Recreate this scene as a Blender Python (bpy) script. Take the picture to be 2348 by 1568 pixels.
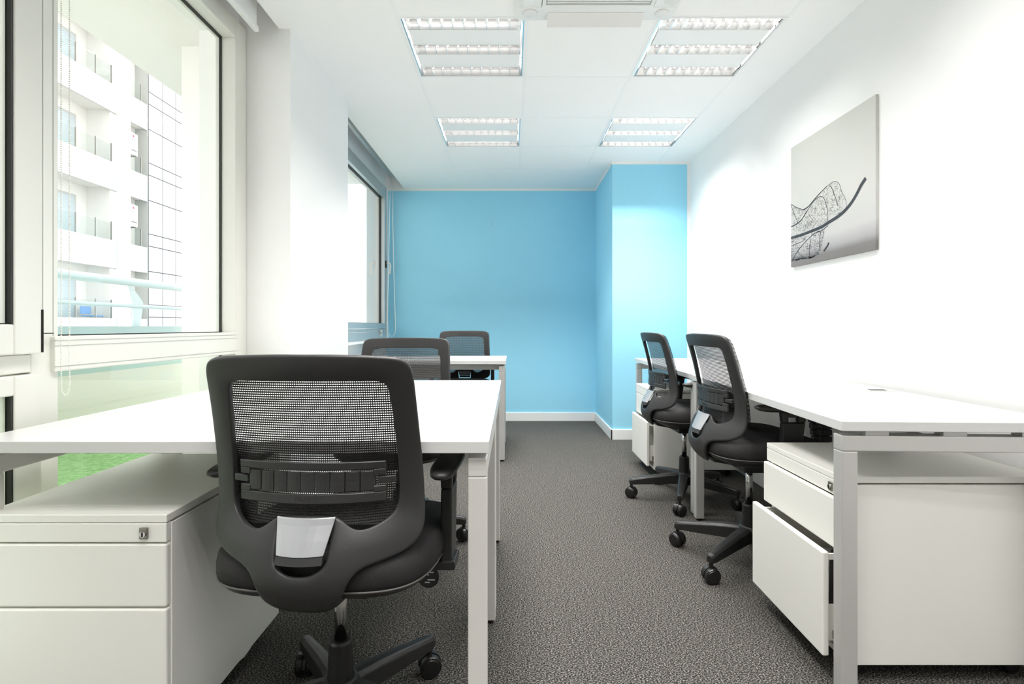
import bpy, bmesh, math, random
from mathutils import Vector, Matrix
R = math.radians
random.seed(7)
for o in list(bpy.data.objects): bpy.data.objects.remove(o)
scene = bpy.context.scene
C = scene.collection

# ------------------------------------------------------------ camera, light, exposure
cam_d = bpy.data.cameras.new('camera')
cam_d.sensor_width = 36.0
cam_d.lens = 36.0 * 1236 / 2348
cam_d.shift_y = -(784 - 748) / 2348
cam_d.clip_start = 0.02
cam_d.clip_end = 300
cam = bpy.data.objects.new('camera', cam_d); C.objects.link(cam)
cam.location = (0, 0, 0.985); cam.rotation_euler = (R(90), 0, 0)
scene.camera = cam

world = bpy.data.worlds.new('overcast_sky'); scene.world = world
world.use_nodes = True
wb = world.node_tree.nodes['Background']
wb.inputs[0].default_value = (1.0, 0.99, 0.985, 1); wb.inputs[1].default_value = 1.4
LAMP_W = 5.2            # watts per luminaire tube
vs = scene.view_settings
vs.view_transform = 'Standard'; vs.look = 'None'; vs.gamma = 1.0; vs.use_curve_mapping = False
vs.exposure = 1.2
scene.cycles.diffuse_bounces = 8
scene.cycles.max_bounces = 12
scene.cycles.transparent_max_bounces = 16
scene.cycles.caustics_reflective = False
scene.cycles.caustics_refractive = False
scene.cycles.sample_clamp_indirect = 4.0

# ------------------------------------------------------------ materials
def srgb(r, g, b):
    f = lambda c: (c / 255 / 12.92) if c / 255 <= 0.04045 else ((c / 255 + 0.055) / 1.055) ** 2.4
    return (f(r), f(g), f(b), 1)

def mat(name, col, rough=0.5, metal=0.0, bump=0.0, bscale=200.0, var=0.0, vscale=3.0, spec=0.5):
    m = bpy.data.materials.new(name); m.use_nodes = True
    nt = m.node_tree; b = nt.nodes['Principled BSDF']
    b.inputs['Base Color'].default_value = col
    b.inputs['Roughness'].default_value = rough
    b.inputs['Metallic'].default_value = metal
    b.inputs['Specular IOR Level'].default_value = spec
    tc = nt.nodes.new('ShaderNodeTexCoord')
    if var > 0:
        n = nt.nodes.new('ShaderNodeTexNoise'); n.inputs['Scale'].default_value = vscale
        n.inputs['Detail'].default_value = 4
        nt.links.new(tc.outputs['Object'], n.inputs['Vector'])
        mx = nt.nodes.new('ShaderNodeMix'); mx.data_type = 'RGBA'
        mx.inputs[6].default_value = tuple(c * (1 - var) for c in col[:3]) + (1,)
        mx.inputs[7].default_value = tuple(min(1, c * (1 + var)) for c in col[:3]) + (1,)
        nt.links.new(n.outputs['Fac'], mx.inputs[0]); nt.links.new(mx.outputs[2], b.inputs['Base Color'])
    if bump > 0:
        n2 = nt.nodes.new('ShaderNodeTexNoise'); n2.inputs['Scale'].default_value = bscale
        n2.inputs['Detail'].default_value = 2
        nt.links.new(tc.outputs['Object'], n2.inputs['Vector'])
        bp = nt.nodes.new('ShaderNodeBump'); bp.inputs['Strength'].default_value = bump
        bp.inputs['Distance'].default_value = 0.002
        nt.links.new(n2.outputs['Fac'], bp.inputs['Height']); nt.links.new(bp.outputs['Normal'], b.inputs['Normal'])
    return m

M = {}
M['wall'] = mat('white_wall_paint', srgb(242, 242, 241), 0.85, bump=0.1, bscale=120, spec=0.2)
M['ceil'] = mat('white_ceiling', srgb(250, 249, 248), 0.9, bump=0.1, bscale=160, spec=0.1)
M['tbar'] = mat('ceiling_grid_white', srgb(246, 246, 246), 0.6)
M['blue'] = mat('sky_blue_wall_paint', srgb(158, 221, 245), 0.8, bump=0.12, bscale=140, var=0.04, vscale=2.0, spec=0.2)
M['trim'] = mat('white_trim', srgb(240, 240, 238), 0.45)
M['desk'] = mat('white_laminate', srgb(224, 224, 223), 0.28, bump=0.04, bscale=400)
M['ped'] = mat('white_painted_board', srgb(247, 246, 240), 0.4, bump=0.03, bscale=400)
M['leg'] = mat('silver_powder_coat', srgb(208, 207, 204), 0.42, 0.35, bump=0.05, bscale=900)
M['legw'] = mat('pale_silver_powder_coat', srgb(226, 224, 220), 0.45, 0.1, bump=0.05, bscale=900)
M['dark'] = mat('dark_gap', srgb(38, 36, 34), 0.8, bump=0.05)
M['blackp'] = mat('black_plastic', srgb(34, 34, 34), 0.42, bump=0.12, bscale=900)
M['frame'] = mat('charcoal_plastic', srgb(45, 45, 45), 0.42, bump=0.15, bscale=900)
M['rubber'] = mat('black_rubber', srgb(26, 26, 26), 0.35, bump=0.05)
M['fabric'] = mat('black_seat_fabric', srgb(27, 25, 26), 0.75, bump=0.5, bscale=700, var=0.2, vscale=500)
M['piping'] = mat('grey_piping', srgb(92, 90, 88), 0.5, bump=0.1)
M['silver'] = mat('silver_plastic', srgb(190, 192, 196), 0.32, 0.45, bump=0.03)
M['chrome'] = mat('chrome', srgb(215, 215, 215), 0.12, 1.0, var=0.05, vscale=30)
M['nickel'] = mat('brushed_nickel', srgb(150, 146, 138), 0.3, 0.9, bump=0.05)
M['wframe'] = mat('offwhite_window_frame', srgb(226, 226, 219), 0.38, bump=0.02)
M['aframe'] = mat('grey_aluminium_frame', srgb(200, 206, 208), 0.3, 0.45, bump=0.02)
M['gasket'] = mat('black_gasket', srgb(38, 40, 36), 0.6, bump=0.05)
M['blindf'] = mat('white_blind_fabric', srgb(236, 236, 234), 0.8, bump=0.1, bscale=600)
M['bead'] = mat('white_plastic_bead', srgb(238, 238, 230), 0.4, var=0.03)
M['ac'] = mat('white_appliance_plastic', srgb(236, 236, 234), 0.4, bump=0.02)
M['reflector'] = mat('mirror_louver', srgb(242, 242, 242), 0.10, 0.975, var=0.05, vscale=40)
M['panelw'] = mat('luminaire_panel_white', srgb(246, 246, 246), 0.5, bump=0.02)
M['canvas'] = None
M['ink'] = mat('print_ink', srgb(52, 56, 62), 0.6, var=0.15, vscale=60)
M['inklight'] = mat('print_ink_fine', srgb(120, 122, 126), 0.6, var=0.1, vscale=60)
M['extwall'] = mat('outdoor_white_render', srgb(220, 219, 215), 0.9, bump=0.2, bscale=60, spec=0.1)
M['extpanel'] = mat('outdoor_white_panel', srgb(182, 183, 184), 0.5, var=0.01)
M['extgrey'] = mat('outdoor_grey_reveal', srgb(176, 178, 174), 0.8, var=0.03)
M['soffit'] = mat('balcony_white_render', srgb(238, 236, 233), 0.9, bump=0.2, bscale=60, spec=0.1)
M['extcol'] = mat('outdoor_bright_white', srgb(250, 250, 250), 0.6, var=0.01)
M['joint'] = mat('panel_joint_grey', srgb(84, 84, 88), 0.8, var=0.03)
M['rail'] = mat('pale_grey_steel', srgb(198, 210, 212), 0.35, 0.1, bump=0.02)
M['parapet'] = mat('parapet_panel', srgb(176, 196, 196), 0.5, var=0.06, vscale=2)
M['parapet_in'] = mat('parapet_pale', srgb(226, 220, 216), 0.7, var=0.03, vscale=2)
M['extwin'] = mat('window_dark_pane', srgb(176, 187, 192), 0.15, var=0.03)
M['bluechair'] = mat('blue_fabric', srgb(110, 152, 206), 0.7, var=0.05)
M['cable'] = mat('white_cable', srgb(235, 235, 230), 0.5, var=0.03)
M['red'] = mat('red_mark', srgb(200, 60, 80), 0.5, var=0.03)
M['txt'] = mat('grey_lettering', srgb(120, 120, 124), 0.5, var=0.03)
M['txtw'] = mat('white_lettering', srgb(225, 225, 225), 0.5, var=0.03)
M['keys'] = mat('glossy_black_buttons', srgb(60, 72, 86), 0.1, var=0.05)
M['ground'] = mat('outdoor_paving', srgb(190, 188, 182), 0.9, var=0.1, vscale=0.5)

def emat(name, col, s):
    m = bpy.data.materials.new(name); m.use_nodes = True
    nt = m.node_tree; nt.nodes.clear()
    e = nt.nodes.new('ShaderNodeEmission'); e.inputs[0].default_value = col; e.inputs[1].default_value = s
    o = nt.nodes.new('ShaderNodeOutputMaterial'); nt.links.new(e.outputs[0], o.inputs[0]); return m
M['tube'] = emat('fluorescent_tube', (1, 0.99, 0.97, 1), 6.0)

def glassmat(name, tint, refl=1.0):
    m = bpy.data.materials.new(name); m.use_nodes = True
    nt = m.node_tree; nt.nodes.clear()
    t = nt.nodes.new('ShaderNodeBsdfTransparent'); t.inputs[0].default_value = tint
    g = nt.nodes.new('ShaderNodeBsdfGlossy'); g.inputs['Roughness'].default_value = 0.0
    lw = nt.nodes.new('ShaderNodeLayerWeight'); lw.inputs[0].default_value = 0.5
    pw = nt.nodes.new('ShaderNodeMath'); pw.operation = 'POWER'; pw.inputs[1].default_value = 5.0
    nt.links.new(lw.outputs['Facing'], pw.inputs[0])
    f = nt.nodes.new('ShaderNodeMath'); f.operation = 'MULTIPLY_ADD'; f.inputs[1].default_value = 0.96; f.inputs[2].default_value = 0.04
    nt.links.new(pw.outputs[0], f.inputs[0])
    mu = nt.nodes.new('ShaderNodeMath'); mu.operation = 'MULTIPLY'; mu.inputs[1].default_value = refl
    mx = nt.nodes.new('ShaderNodeMixShader'); o = nt.nodes.new('ShaderNodeOutputMaterial')
    nt.links.new(f.outputs[0], mu.inputs[0]); nt.links.new(mu.outputs[0], mx.inputs[0])
    nt.links.new(t.outputs[0], mx.inputs[1]); nt.links.new(g.outputs[0], mx.inputs[2]); nt.links.new(mx.outputs[0], o.inputs[0])
    return m
M['glass'] = glassmat('clear_glass', (0.97, 0.98, 0.975, 1))
M['glass_low'] = glassmat('faintly_green_glass', (0.93, 0.96, 0.92, 1))
M['glass_bal'] = glassmat('balustrade_glass', (0.92, 0.94, 0.93, 1), 0.4)

def carpet():
    m = bpy.data.materials.new('charcoal_loop_carpet'); m.use_nodes = True
    nt = m.node_tree; b = nt.nodes['Principled BSDF']; b.inputs['Roughness'].default_value = 0.95
    b.inputs['Specular IOR Level'].default_value = 0.1
    tc = nt.nodes.new('ShaderNodeTexCoord')
    mp = nt.nodes.new('ShaderNodeMapping'); mp.inputs['Scale'].default_value = (0.75, 1.25, 1)
    nt.links.new(tc.outputs['Object'], mp.inputs[0])
    n = nt.nodes.new('ShaderNodeTexNoise'); n.inputs['Scale'].default_value = 250; n.inputs['Detail'].default_value = 3
    n.inputs['Roughness'].default_value = 0.7
    nt.links.new(mp.outputs[0], n.inputs['Vector'])
    cr = nt.nodes.new('ShaderNodeValToRGB'); e = cr.color_ramp.elements
    e[0].position = 0.40; e[0].color = srgb(20, 20, 21)
    e[1].position = 0.62; e[1].color = srgb(158, 153, 144)
    k = cr.color_ramp.elements.new(0.5); k.color = srgb(60, 60, 60)
    nt.links.new(n.outputs['Fac'], cr.inputs[0]); nt.links.new(cr.outputs[0], b.inputs['Base Color'])
    bp = nt.nodes.new('ShaderNodeBump'); bp.inputs['Strength'].default_value = 0.6; bp.inputs['Distance'].default_value = 0.004
    nt.links.new(n.outputs['Fac'], bp.inputs['Height']); nt.links.new(bp.outputs[0], b.inputs['Normal'])
    return m
M['carpet'] = carpet()

def turf():
    m = mat('artificial_turf', srgb(120, 200, 90), 0.9, bump=0.5, bscale=120)
    nt = m.node_tree; b = nt.nodes['Principled BSDF']; tc = nt.nodes.new('ShaderNodeTexCoord')
    n = nt.nodes.new('ShaderNodeTexNoise'); n.inputs['Scale'].default_value = 40; n.inputs['Detail'].default_value = 6
    nt.links.new(tc.outputs['Object'], n.inputs['Vector'])
    cr = nt.nodes.new('ShaderNodeValToRGB'); e = cr.color_ramp.elements
    e[0].position = 0.3; e[0].color = srgb(104, 150, 86); e[1].position = 0.7; e[1].color = srgb(150, 188, 132)
    nt.links.new(n.outputs['Fac'], cr.inputs[0]); nt.links.new(cr.outputs[0], b.inputs['Base Color'])
    return m
M['turf'] = turf()

def meshfab():
    m = bpy.data.materials.new('black_woven_mesh'); m.use_nodes = True
    nt = m.node_tree; b = nt.nodes['Principled BSDF']
    b.inputs['Base Color'].default_value = srgb(24, 23, 23); b.inputs['Roughness'].default_value = 0.6
    tc = nt.nodes.new('ShaderNodeTexCoord'); sp = nt.nodes.new('ShaderNodeSeparateXYZ')
    nt.links.new(tc.outputs['Object'], sp.inputs[0])
    def wave(out, per, th):
        a = nt.nodes.new('ShaderNodeMath'); a.operation = 'MULTIPLY'; a.inputs[1].default_value = 2 * math.pi / per
        s = nt.nodes.new('ShaderNodeMath'); s.operation = 'SINE'
        g = nt.nodes.new('ShaderNodeMath'); g.operation = 'GREATER_THAN'; g.inputs[1].default_value = th
        nt.links.new(out, a.inputs[0]); nt.links.new(a.outputs[0], s.inputs[0]); nt.links.new(s.outputs[0], g.inputs[0])
        return g.outputs[0]
    mu = nt.nodes.new('ShaderNodeMath'); mu.operation = 'MULTIPLY'
    nt.links.new(wave(sp.outputs[0], 0.0044, -0.35), mu.inputs[0])
    nt.links.new(wave(sp.outputs[2], 0.0050, 0.28), mu.inputs[1])
    iv = nt.nodes.new('ShaderNodeMath'); iv.operation = 'SUBTRACT'; iv.inputs[0].default_value = 1
    nt.links.new(mu.outputs[0], iv.inputs[1]); nt.links.new(iv.outputs[0], b.inputs['Alpha'])
    return m
M['mesh'] = meshfab()

def canvasmat():
    m = mat('printed_canvas', srgb(225, 225, 222), 0.6, bump=0.1, bscale=900)
    nt = m.node_tree; b = nt.nodes['Principled BSDF']; tc = nt.nodes.new('ShaderNodeTexCoord')
    sp = nt.nodes.new('ShaderNodeSeparateXYZ'); nt.links.new(tc.outputs['Object'], sp.inputs[0])
    n = nt.nodes.new('ShaderNodeTexNoise'); n.inputs['Scale'].default_value = 3
    nt.links.new(tc.outputs['Object'], n.inputs['Vector'])
    ad = nt.nodes.new('ShaderNodeMath'); ad.operation = 'MULTIPLY_ADD'; ad.inputs[1].default_value = 0.05
    nt.links.new(n.outputs['Fac'], ad.inputs[0]); nt.links.new(sp.outputs[2], ad.inputs[2])
    cr = nt.nodes.new('ShaderNodeValToRGB'); e = cr.color_ramp.elements
    mr = nt.nodes.new('ShaderNodeMapRange'); mr.inputs[1].default_value = 0.0; mr.inputs[2].default_value = 0.66
    nt.links.new(ad.outputs[0], mr.inputs[0]); nt.links.new(mr.outputs[0], cr.inputs[0])
    e[0].position = 0.0; e[0].color = srgb(118, 114, 112); e[1].position = 1.0; e[1].color = srgb(196, 197, 190)
    for p, c in ((0.09, (126, 122, 121)), (0.14, (170, 168, 169)), (0.24, (200, 199, 198)), (0.5, (205, 205, 200))):
        k = cr.color_ramp.elements.new(p); k.color = srgb(*c)
    nt.links.new(cr.outputs[0], b.inputs['Base Color']); return m
M['canvas'] = canvasmat()

# ------------------------------------------------------------ helpers
def link(o, parent=None):
    C.objects.link(o)
    if parent is not None: o.parent = parent
    return o
def obj(name, bm, m, parent=None, smooth=False, bevel=0.0, seg=2, loc=None, rot=None):
    me = bpy.data.meshes.new(name)
    bm.normal_update(); bm.to_mesh(me); bm.free()
    ms = m if isinstance(m, (list, tuple)) else [m]
    for k in ms: me.materials.append(M[k])
    o = bpy.data.objects.new(name, me); link(o, parent)
    if smooth:
        for p in me.polygons: p.use_smooth = True
    if bevel > 0:
        b = o.modifiers.new('bevel', 'BEVEL'); b.width = bevel; b.segments = seg; b.limit_method = 'ANGLE'; b.angle_limit = R(40)
    if loc: o.location = loc
    if rot: o.rotation_euler = rot
    return o
def tag(o, label=None, cat=None, group=None, kind=None):
    if label: o['label'] = label
    if cat: o['category'] = cat
    if group: o['group'] = group
    if kind: o['kind'] = kind
    return o
def thing(name, label, cat, loc=(0, 0, 0), rz=0.0, group=None):
    o = bpy.data.objects.new(name, None); o.empty_display_size = 0.1
    C.objects.link(o); o.location = loc; o.rotation_euler = (0, 0, rz)
    return tag(o, label, cat, group)
def part(name, bm, m, parent, **k):
    lab = k.pop('label', None)
    if name in SPLIT:                       # every loose piece becomes a part of its own
        bm.verts.ensure_lookup_table(); seen = set(); out = []
        for v in bm.verts:
            if v in seen: continue
            st = [v]; isl = set([v])
            while st:
                a = st.pop()
                for e in a.link_edges:
                    b = e.other_vert(a)
                    if b not in isl: isl.add(b); st.append(b)
            seen |= isl; n = bmesh.new(); mp = {a: n.verts.new(a.co) for a in bm.verts if a in isl}
            for f in {f for a in isl for f in a.link_faces}: n.faces.new([mp[a] for a in f.verts])
            out.append(part(SPLIT[name], n, m, parent, **k))
        bm.free(); return out[0]
    o = obj(name, bm, m, parent, **k)
    if lab: o['label'] = lab
    return o
def struct(name, bm, m, **k):
    o = obj(name, bm, m, **k); o['kind'] = 'structure'; return o
SPLIT = {'spacers': 'spacer', 'blades': 'blade', 'side_reflectors': 'side_reflector', 'brackets': 'bracket', 'beams': 'beam', 'grille_slats': 'slat',
         'balustrade_posts': 'balustrade_post', 'balustrade_panes': 'balustrade_pane', 'lumbar_slats': 'lumbar_slat', 'segments_': 'segment',
         'buttons_': 'button', 'socket_holes': 'socket_hole'}
def N(): return bmesh.new()
def box(bm, x0, x1, y0, y1, z0, z1, mi=0):
    v = [bm.verts.new((x, y, z)) for z in (z0, z1) for y in (y0, y1) for x in (x0, x1)]
    for f in ((0, 2, 3, 1), (4, 5, 7, 6), (0, 1, 5, 4), (2, 6, 7, 3), (0, 4, 6, 2), (1, 3, 7, 5)):
        fc = bm.faces.new([v[i] for i in f]); fc.material_index = mi
    return bm
def B(*a): return box(N(), *a)
def cyl(bm, p0, p1, r0, r1=None, n=20, cap=True):
    r1 = r0 if r1 is None else r1
    p0 = Vector(p0); p1 = Vector(p1); d = (p1 - p0).normalized()
    a = d.orthogonal().normalized(); b = d.cross(a)
    r = []
    for p, q in ((p0, r0), (p1, r1)):
        r.append([bm.verts.new(p + (a * math.cos(2 * math.pi * i / n) + b * math.sin(2 * math.pi * i / n)) * q) for i in range(n)])
    for i in range(n):
        j = (i + 1) % n; bm.faces.new((r[0][i], r[0][j], r[1][j], r[1][i]))
    if cap: bm.faces.new(r[0][::-1]); bm.faces.new(r[1])
    return bm
def tube(bm, pts, r, n=8):
    pts = [Vector(p) for p in pts]; rings = []
    t0 = (pts[1] - pts[0]).normalized(); a = t0.orthogonal().normalized()
    for i, p in enumerate(pts):
        t = (pts[min(i + 1, len(pts) - 1)] - pts[max(i - 1, 0)]).normalized()
        a = (a - t * a.dot(t)).normalized(); b = t.cross(a)
        rings.append([bm.verts.new(p + (a * math.cos(2 * math.pi * k / n) + b * math.sin(2 * math.pi * k / n)) * r) for k in range(n)])
    for i in range(len(rings) - 1):
        for k in range(n):
            j = (k + 1) % n; bm.faces.new((rings[i][k], rings[i][j], rings[i + 1][j], rings[i + 1][k]))
    bm.faces.new(rings[0][::-1]); bm.faces.new(rings[-1]); return bm
def lathe(bm, prof, c=(0, 0, 0), axis='z', n=24):
    rings = []
    for r, h in prof:
        ring = []
        for i in range(n):
            a = 2 * math.pi * i / n; u, v = r * math.cos(a), r * math.sin(a)
            p = (u, v, h) if axis == 'z' else ((h, u, v) if axis == 'x' else (v, h, u))
            ring.append(bm.verts.new((p[0] + c[0], p[1] + c[1], p[2] + c[2])))
        rings.append(ring)
    for i in range(len(rings) - 1):
        for k in range(n):
            j = (k + 1) % n; bm.faces.new((rings[i][k], rings[i][j], rings[i + 1][j], rings[i + 1][k]))
    bm.faces.new(rings[0][::-1]); bm.faces.new(rings[-1]); return bm
def prism(bm, pts, ax, a0, a1):
    """polygon pts (two coordinates) extruded along axis ax"""
    def P(p, a):
        return {'x': (a, p[0], p[1]), 'y': (p[0], a, p[1]), 'z': (p[0], p[1], a)}[ax]
    u = [bm.verts.new(P(p, a0)) for p in pts]; w = [bm.verts.new(P(p, a1)) for p in pts]
    bm.faces.new(u[::-1]); bm.faces.new(w)
    for i in range(len(pts)):
        j = (i + 1) % len(pts); bm.faces.new((u[i], u[j], w[j], w[i]))
    return bm
def fix(bm):
    bmesh.ops.recalc_face_normals(bm, faces=bm.faces); return bm
def text_bm(s, size, depth=0.0006):
    cu = bpy.data.curves.new('t', 'FONT'); cu.body = s; cu.size = size; cu.extrude = depth; cu.align_x = 'CENTER'; cu.align_y = 'CENTER'
    o = bpy.data.objects.new('t', cu); C.objects.link(o)
    dg = bpy.context.evaluated_depsgraph_get(); me = bpy.data.meshes.new_from_object(o.evaluated_get(dg))
    bm = N(); bm.from_mesh(me); bpy.data.objects.remove(o); bpy.data.curves.remove(cu); bpy.data.meshes.remove(me)
    return bm
def copy_tree(o, parent=None):
    c = o.copy(); C.objects.link(c); c.parent = parent
    for ch in list(o.children): copy_tree(ch, c)
    return c

# ------------------------------------------------------------ room shell
H = 2.415
XR, XL, YF, YB = 1.545, -1.31, 5.61, -2.3
XO = -1.50                      # outer face of the window wall
struct('floor', B(XO, XR + 0.1, YB - 0.1, YF + 0.1, -0.1, 0), 'carpet')
struct('wall_right', B(XR, XR + 0.12, YB, YF, 0, 2.75), 'wall')
struct('wall_back', B(XO, XR + 0.12, YB - 0.12, YB, 0, 2.75), 'wall')
struct('wall_far', B(XO, XR + 0.12, YF, YF + 0.12, 0, 2.75), 'blue')
bm = N()                        # blue boxed-out column in the far right corner
box(bm, 0.873, XR, 4.69, YF, 0, H)
struct('wall_column', bm, 'blue')
bm = N()
WIN = ((0.6, 2.585), (3.56, 5.56))
box(bm, XO, XL, YB, WIN[0][0], 0, 2.75)
box(bm, XO, XL, WIN[0][0], WIN[0][1], 2.405, 2.75)
box(bm, XO, XL, WIN[0][1], WIN[1][0], 0, 2.75)
box(bm, XO, XL, WIN[1][0], WIN[1][1], 0, 0.858)
box(bm, XO, XL, WIN[1][0], WIN[1][1], 2.405, 2.75)
box(bm, XO, XL, WIN[1][1], YF, 0, 2.75)
struct('wall_left', bm, 'wall')
struct('wall_pier', B(XL, -1.065, 2.59, 3.50, 0, 2.62), 'wall')
# ceiling with holes for the recessed lights
GX = (-0.53, 0.07, 0.675, 1.275)
GY = [2.49 + 0.6 * k for k in range(-8, 5)]
holes = [(i, j) for i in (0, 2) for j in (-1.11 - 0, 0.09, 1.29, 2.49, 3.69)]
hole_set = {(i, round(y, 2)) for i, y in holes}
bm = N()
XC = -1.12
box(bm, XC, GX[0], YB, YF, H, 2.62); box(bm, GX[3], XR, YB, YF, H, 2.62)
box(bm, GX[0], GX[3], YB, GY[0], H, 2.62); box(bm, GX[0], GX[3], GY[-1], YF, H, 2.62)
for i in range(3):
    for j in range(len(GY) - 1):
        if (i, round(GY[j], 2)) in hole_set:
            box(bm, GX[i], GX[i + 1], GY[j], GY[j + 1], H + 0.12, 2.62)
        else:
            box(bm, GX[i], GX[i + 1], GY[j], GY[j + 1], H, 2.62)
box(bm, XO, XC, YB, YF, 2.60, 2.62)
struct('ceiling', bm, 'ceil')
bm = N(); T = 0.009
for x in GX: box(bm, x - T, x + T, GY[0], GY[-1], H - 0.0012, H + 0.001)
for y in GY:
    for i in range(3): box(bm, GX[i] + T, GX[i + 1] - T, y - T, y + T, H - 0.001, H + 0.001)
struct('trim_1', fix(bm), 'tbar', bevel=0.0008, seg=1)
# white band on top of the blue paint and beside it
bm = N()
box(bm, XC, 0.867, YF - 0.006, YF, H - 0.022, H); box(bm, XL, XC, YF - 0.006, YF, H - 0.022, 2.60)
box(bm, 0.867, 0.873, 4.684, YF, H - 0.022, H); box(bm, 0.873, XR, 4.684, 4.69, H - 0.022, H)
box(bm, XR - 0.022, XR, 4.684, 4.69, 0, H - 0.022)
struct('trim_2', bm, 'trim')
struct('trim_3', B(XL, -1.288, YF - 0.05, YF, 0.86, 2.405), 'wall')
def skirt(name, boxes):
    bm = N()
    for b in boxes: box(bm, *b)
    struct(name, bm, 'trim', bevel=0.003)
skirt('baseboard_far', [(XL, 0.858, YF - 0.014, YF, 0, 0.09), (0.858, 0.873, 4.676, YF, 0, 0.09), (0.858, XR, 4.676, 4.69, 0, 0.09)])
skirt('baseboard_right', [(XR - 0.014, XR, YB, 4.676, 0, 0.09)])
skirt('baseboard_left', [(XL, XL + 0.014, 3.5, YF - 0.014, 0, 0.09), (-1.065, -1.051, 2.576, 3.514, 0, 0.09), (XL, -1.065, 2.576, 2.59, 0, 0.09)])

# ------------------------------------------------------------ window 1
w = thing('window_1', None, None); w['kind'] = 'structure'
XG = -1.345
bm = N()
box(bm, -1.37, -1.275, 2.487, 2.585, 0, 2.405)              # right jamb
box(bm, -1.37, -1.275, 0.6, 2.487, 2.318, 2.405)            # head
box(bm, -1.37, -1.272, 1.50, 2.487, 0.858, 0.957)           # transom
box(bm, -1.37, -1.285, 1.44, 1.527, 0, 2.318)               # mullion
box(bm, -1.37, -1.285, 0.6, 1.44, 0.862, 0.91)
box(bm, -1.37, -1.285, 0.6, 1.44, 0.0, 0.07)
box(bm, -1.37, -1.285, 1.527, 2.487, 0.0, 0.09)
box(bm, -1.37, -1.285, 0.6, 0.66, 0.07, 2.318)
part('window_frame', bm, 'wframe', w, bevel=0.003)
bm = N()                                                      # fine profile lines on the frame
for z in (0.872, 0.93, 0.945): box(bm, -1.2722, -1.2705, 1.50, 2.487, z, z + 0.0012)
for y in (1.475, 1.508): box(bm, -1.2852, -1.2838, y, y + 0.0015, 0.95, 2.318)
part('frame_groove', bm, 'extgrey', w)
bm = N()                                                      # black gasket around the panes
g = 0.006
for (z0, z1) in ((0.957, 2.318), (0.09, 0.858)):
    box(bm, XG - 0.004, XG + 0.006, 2.487 - g, 2.487, z0, z1)
    box(bm, XG - 0.004, XG + 0.010, 1.527, 2.487 - g, z1 - g, z1)
    box(bm, XG - 0.004, XG + 0.010, 1.527, 2.487 - g, z0, z0 + g * 0.6)
part('gasket', bm, 'gasket', w)
part('glass', B(XG - 0.003, XG + 0.003, 1.527, 2.481, 0.96, 2.312), 'glass', w)
part('lower_glass', B(XG - 0.003, XG + 0.003, 1.527, 2.481, 0.093, 0.852), 'glass_low', w)
for nm, z0, z1, gl in (('upper_sash', 0.912, 2.34, 'glass'), ('lower_sash', 0.072, 0.858, 'glass_low')):
    bm = N(); s = 0.078
    box(bm, -1.325, -1.262, 1.367, 1.447, z0, z1); box(bm, -1.325, -1.262, 0.62, 0.70, z0, z1)
    box(bm, -1.325, -1.262, 0.70, 1.367, z0, z0 + s); box(bm, -1.325, -1.262, 0.70, 1.367, z1 - (0.05 if nm == 'lower_sash' else s), z1)
    sh = part(nm, bm, 'wframe', w, bevel=0.004)
    zt = z1 - (0.05 if nm == 'lower_sash' else s)
    bm = N()
    box(bm, -1.280, -1.265, 1.361, 1.367, z0 + s, zt); box(bm, -1.290, -1.268, 0.70, 1.361, z0 + s, z0 + s + 0.003)
    part('sash_gasket', bm, 'gasket', sh)
    bm = N(); box(bm, -1.300, -1.282, 1.335, 1.350, z0 + s + 0.004, zt)
    part('glazing_bead', bm, 'wframe', sh)
    part('sash_glass', B(-1.280, -1.275, 0.70, 1.361, z0 + s, zt), gl, sh)
bm = N(); box(bm, -1.266, -1.260, 1.4475, 1.4505, 0.915, 1.03); box(bm, -1.275, -1.262, 1.4505, 1.485, 0.9645, 0.967)
part('hinge', bm, 'dark', w)

# ------------------------------------------------------------ window 2
w = thing('window_2', None, None); w['kind'] = 'structure'
bm = N(); y0, y1 = 3.56, 5.56
box(bm, -1.37, -1.295, y1 - 0.075, y1, 0.858, 2.405)
box(bm, -1.37, -1.295, y0, y0 + 0.07, 0.858, 2.405)
box(bm, -1.37, -1.295, y0 + 0.07, y1 - 0.075, 2.30, 2.405)
box(bm, -1.37, -1.295, y0 + 0.07, y1 - 0.075, 0.858, 0.93)
box(bm, -1.36, -1.30, y0 + 0.07, y1 - 0.075, 0.934, 0.96)
box(bm, -1.36, -1.295, y0 + 0.07, y1 - 0.075, 0.964, 1.015)
part('window_frame', bm, 'aframe', w, bevel=0.003)
bm = N(); a, b, z0, z1 = y0 + 0.07, y1 - 0.075, 1.015, 2.30
box(bm, -1.35, -1.334, b - 0.012, b, z0, z1); box(bm, -1.35, -1.33, a, b - 0.012, z1 - 0.008, z1)
box(bm, -1.35, -1.334, a, b - 0.012, z0, z0 + 0.003)
part('gasket', bm, 'gasket', w)
part('glass', B(-1.348, -1.343, a, b - 0.01, z0, z1), 'glass', w)
for y in (4.05, 5.28):
    bm = N(); box(bm, -1.296, -1.275, y, y + 0.05, 0.925, 0.945); box(bm, -1.296, -1.28, y + 0.012, y + 0.045, 0.885, 0.925)
    part('hinge_cover', bm, 'wframe', w, bevel=0.003)
h = part('handle_plate', B(-1.296, -1.284, 5.50, 5.53, 1.585, 1.655), 'gasket', w)
bm = tube(N(), [(-1.285, 5.515, 1.63), (-1.262, 5.515, 1.632), (-1.245, 5.515, 1.622), (-1.243, 5.515, 1.59), (-1.25, 5.515, 1.52)], 0.009, 10)
part('lever', bm, 'wframe', h, smooth=True)
struct('trim_4', B(-1.36, -1.25, 3.5, 5.61, 0.838, 0.858), 'trim', bevel=0.003)

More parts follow.
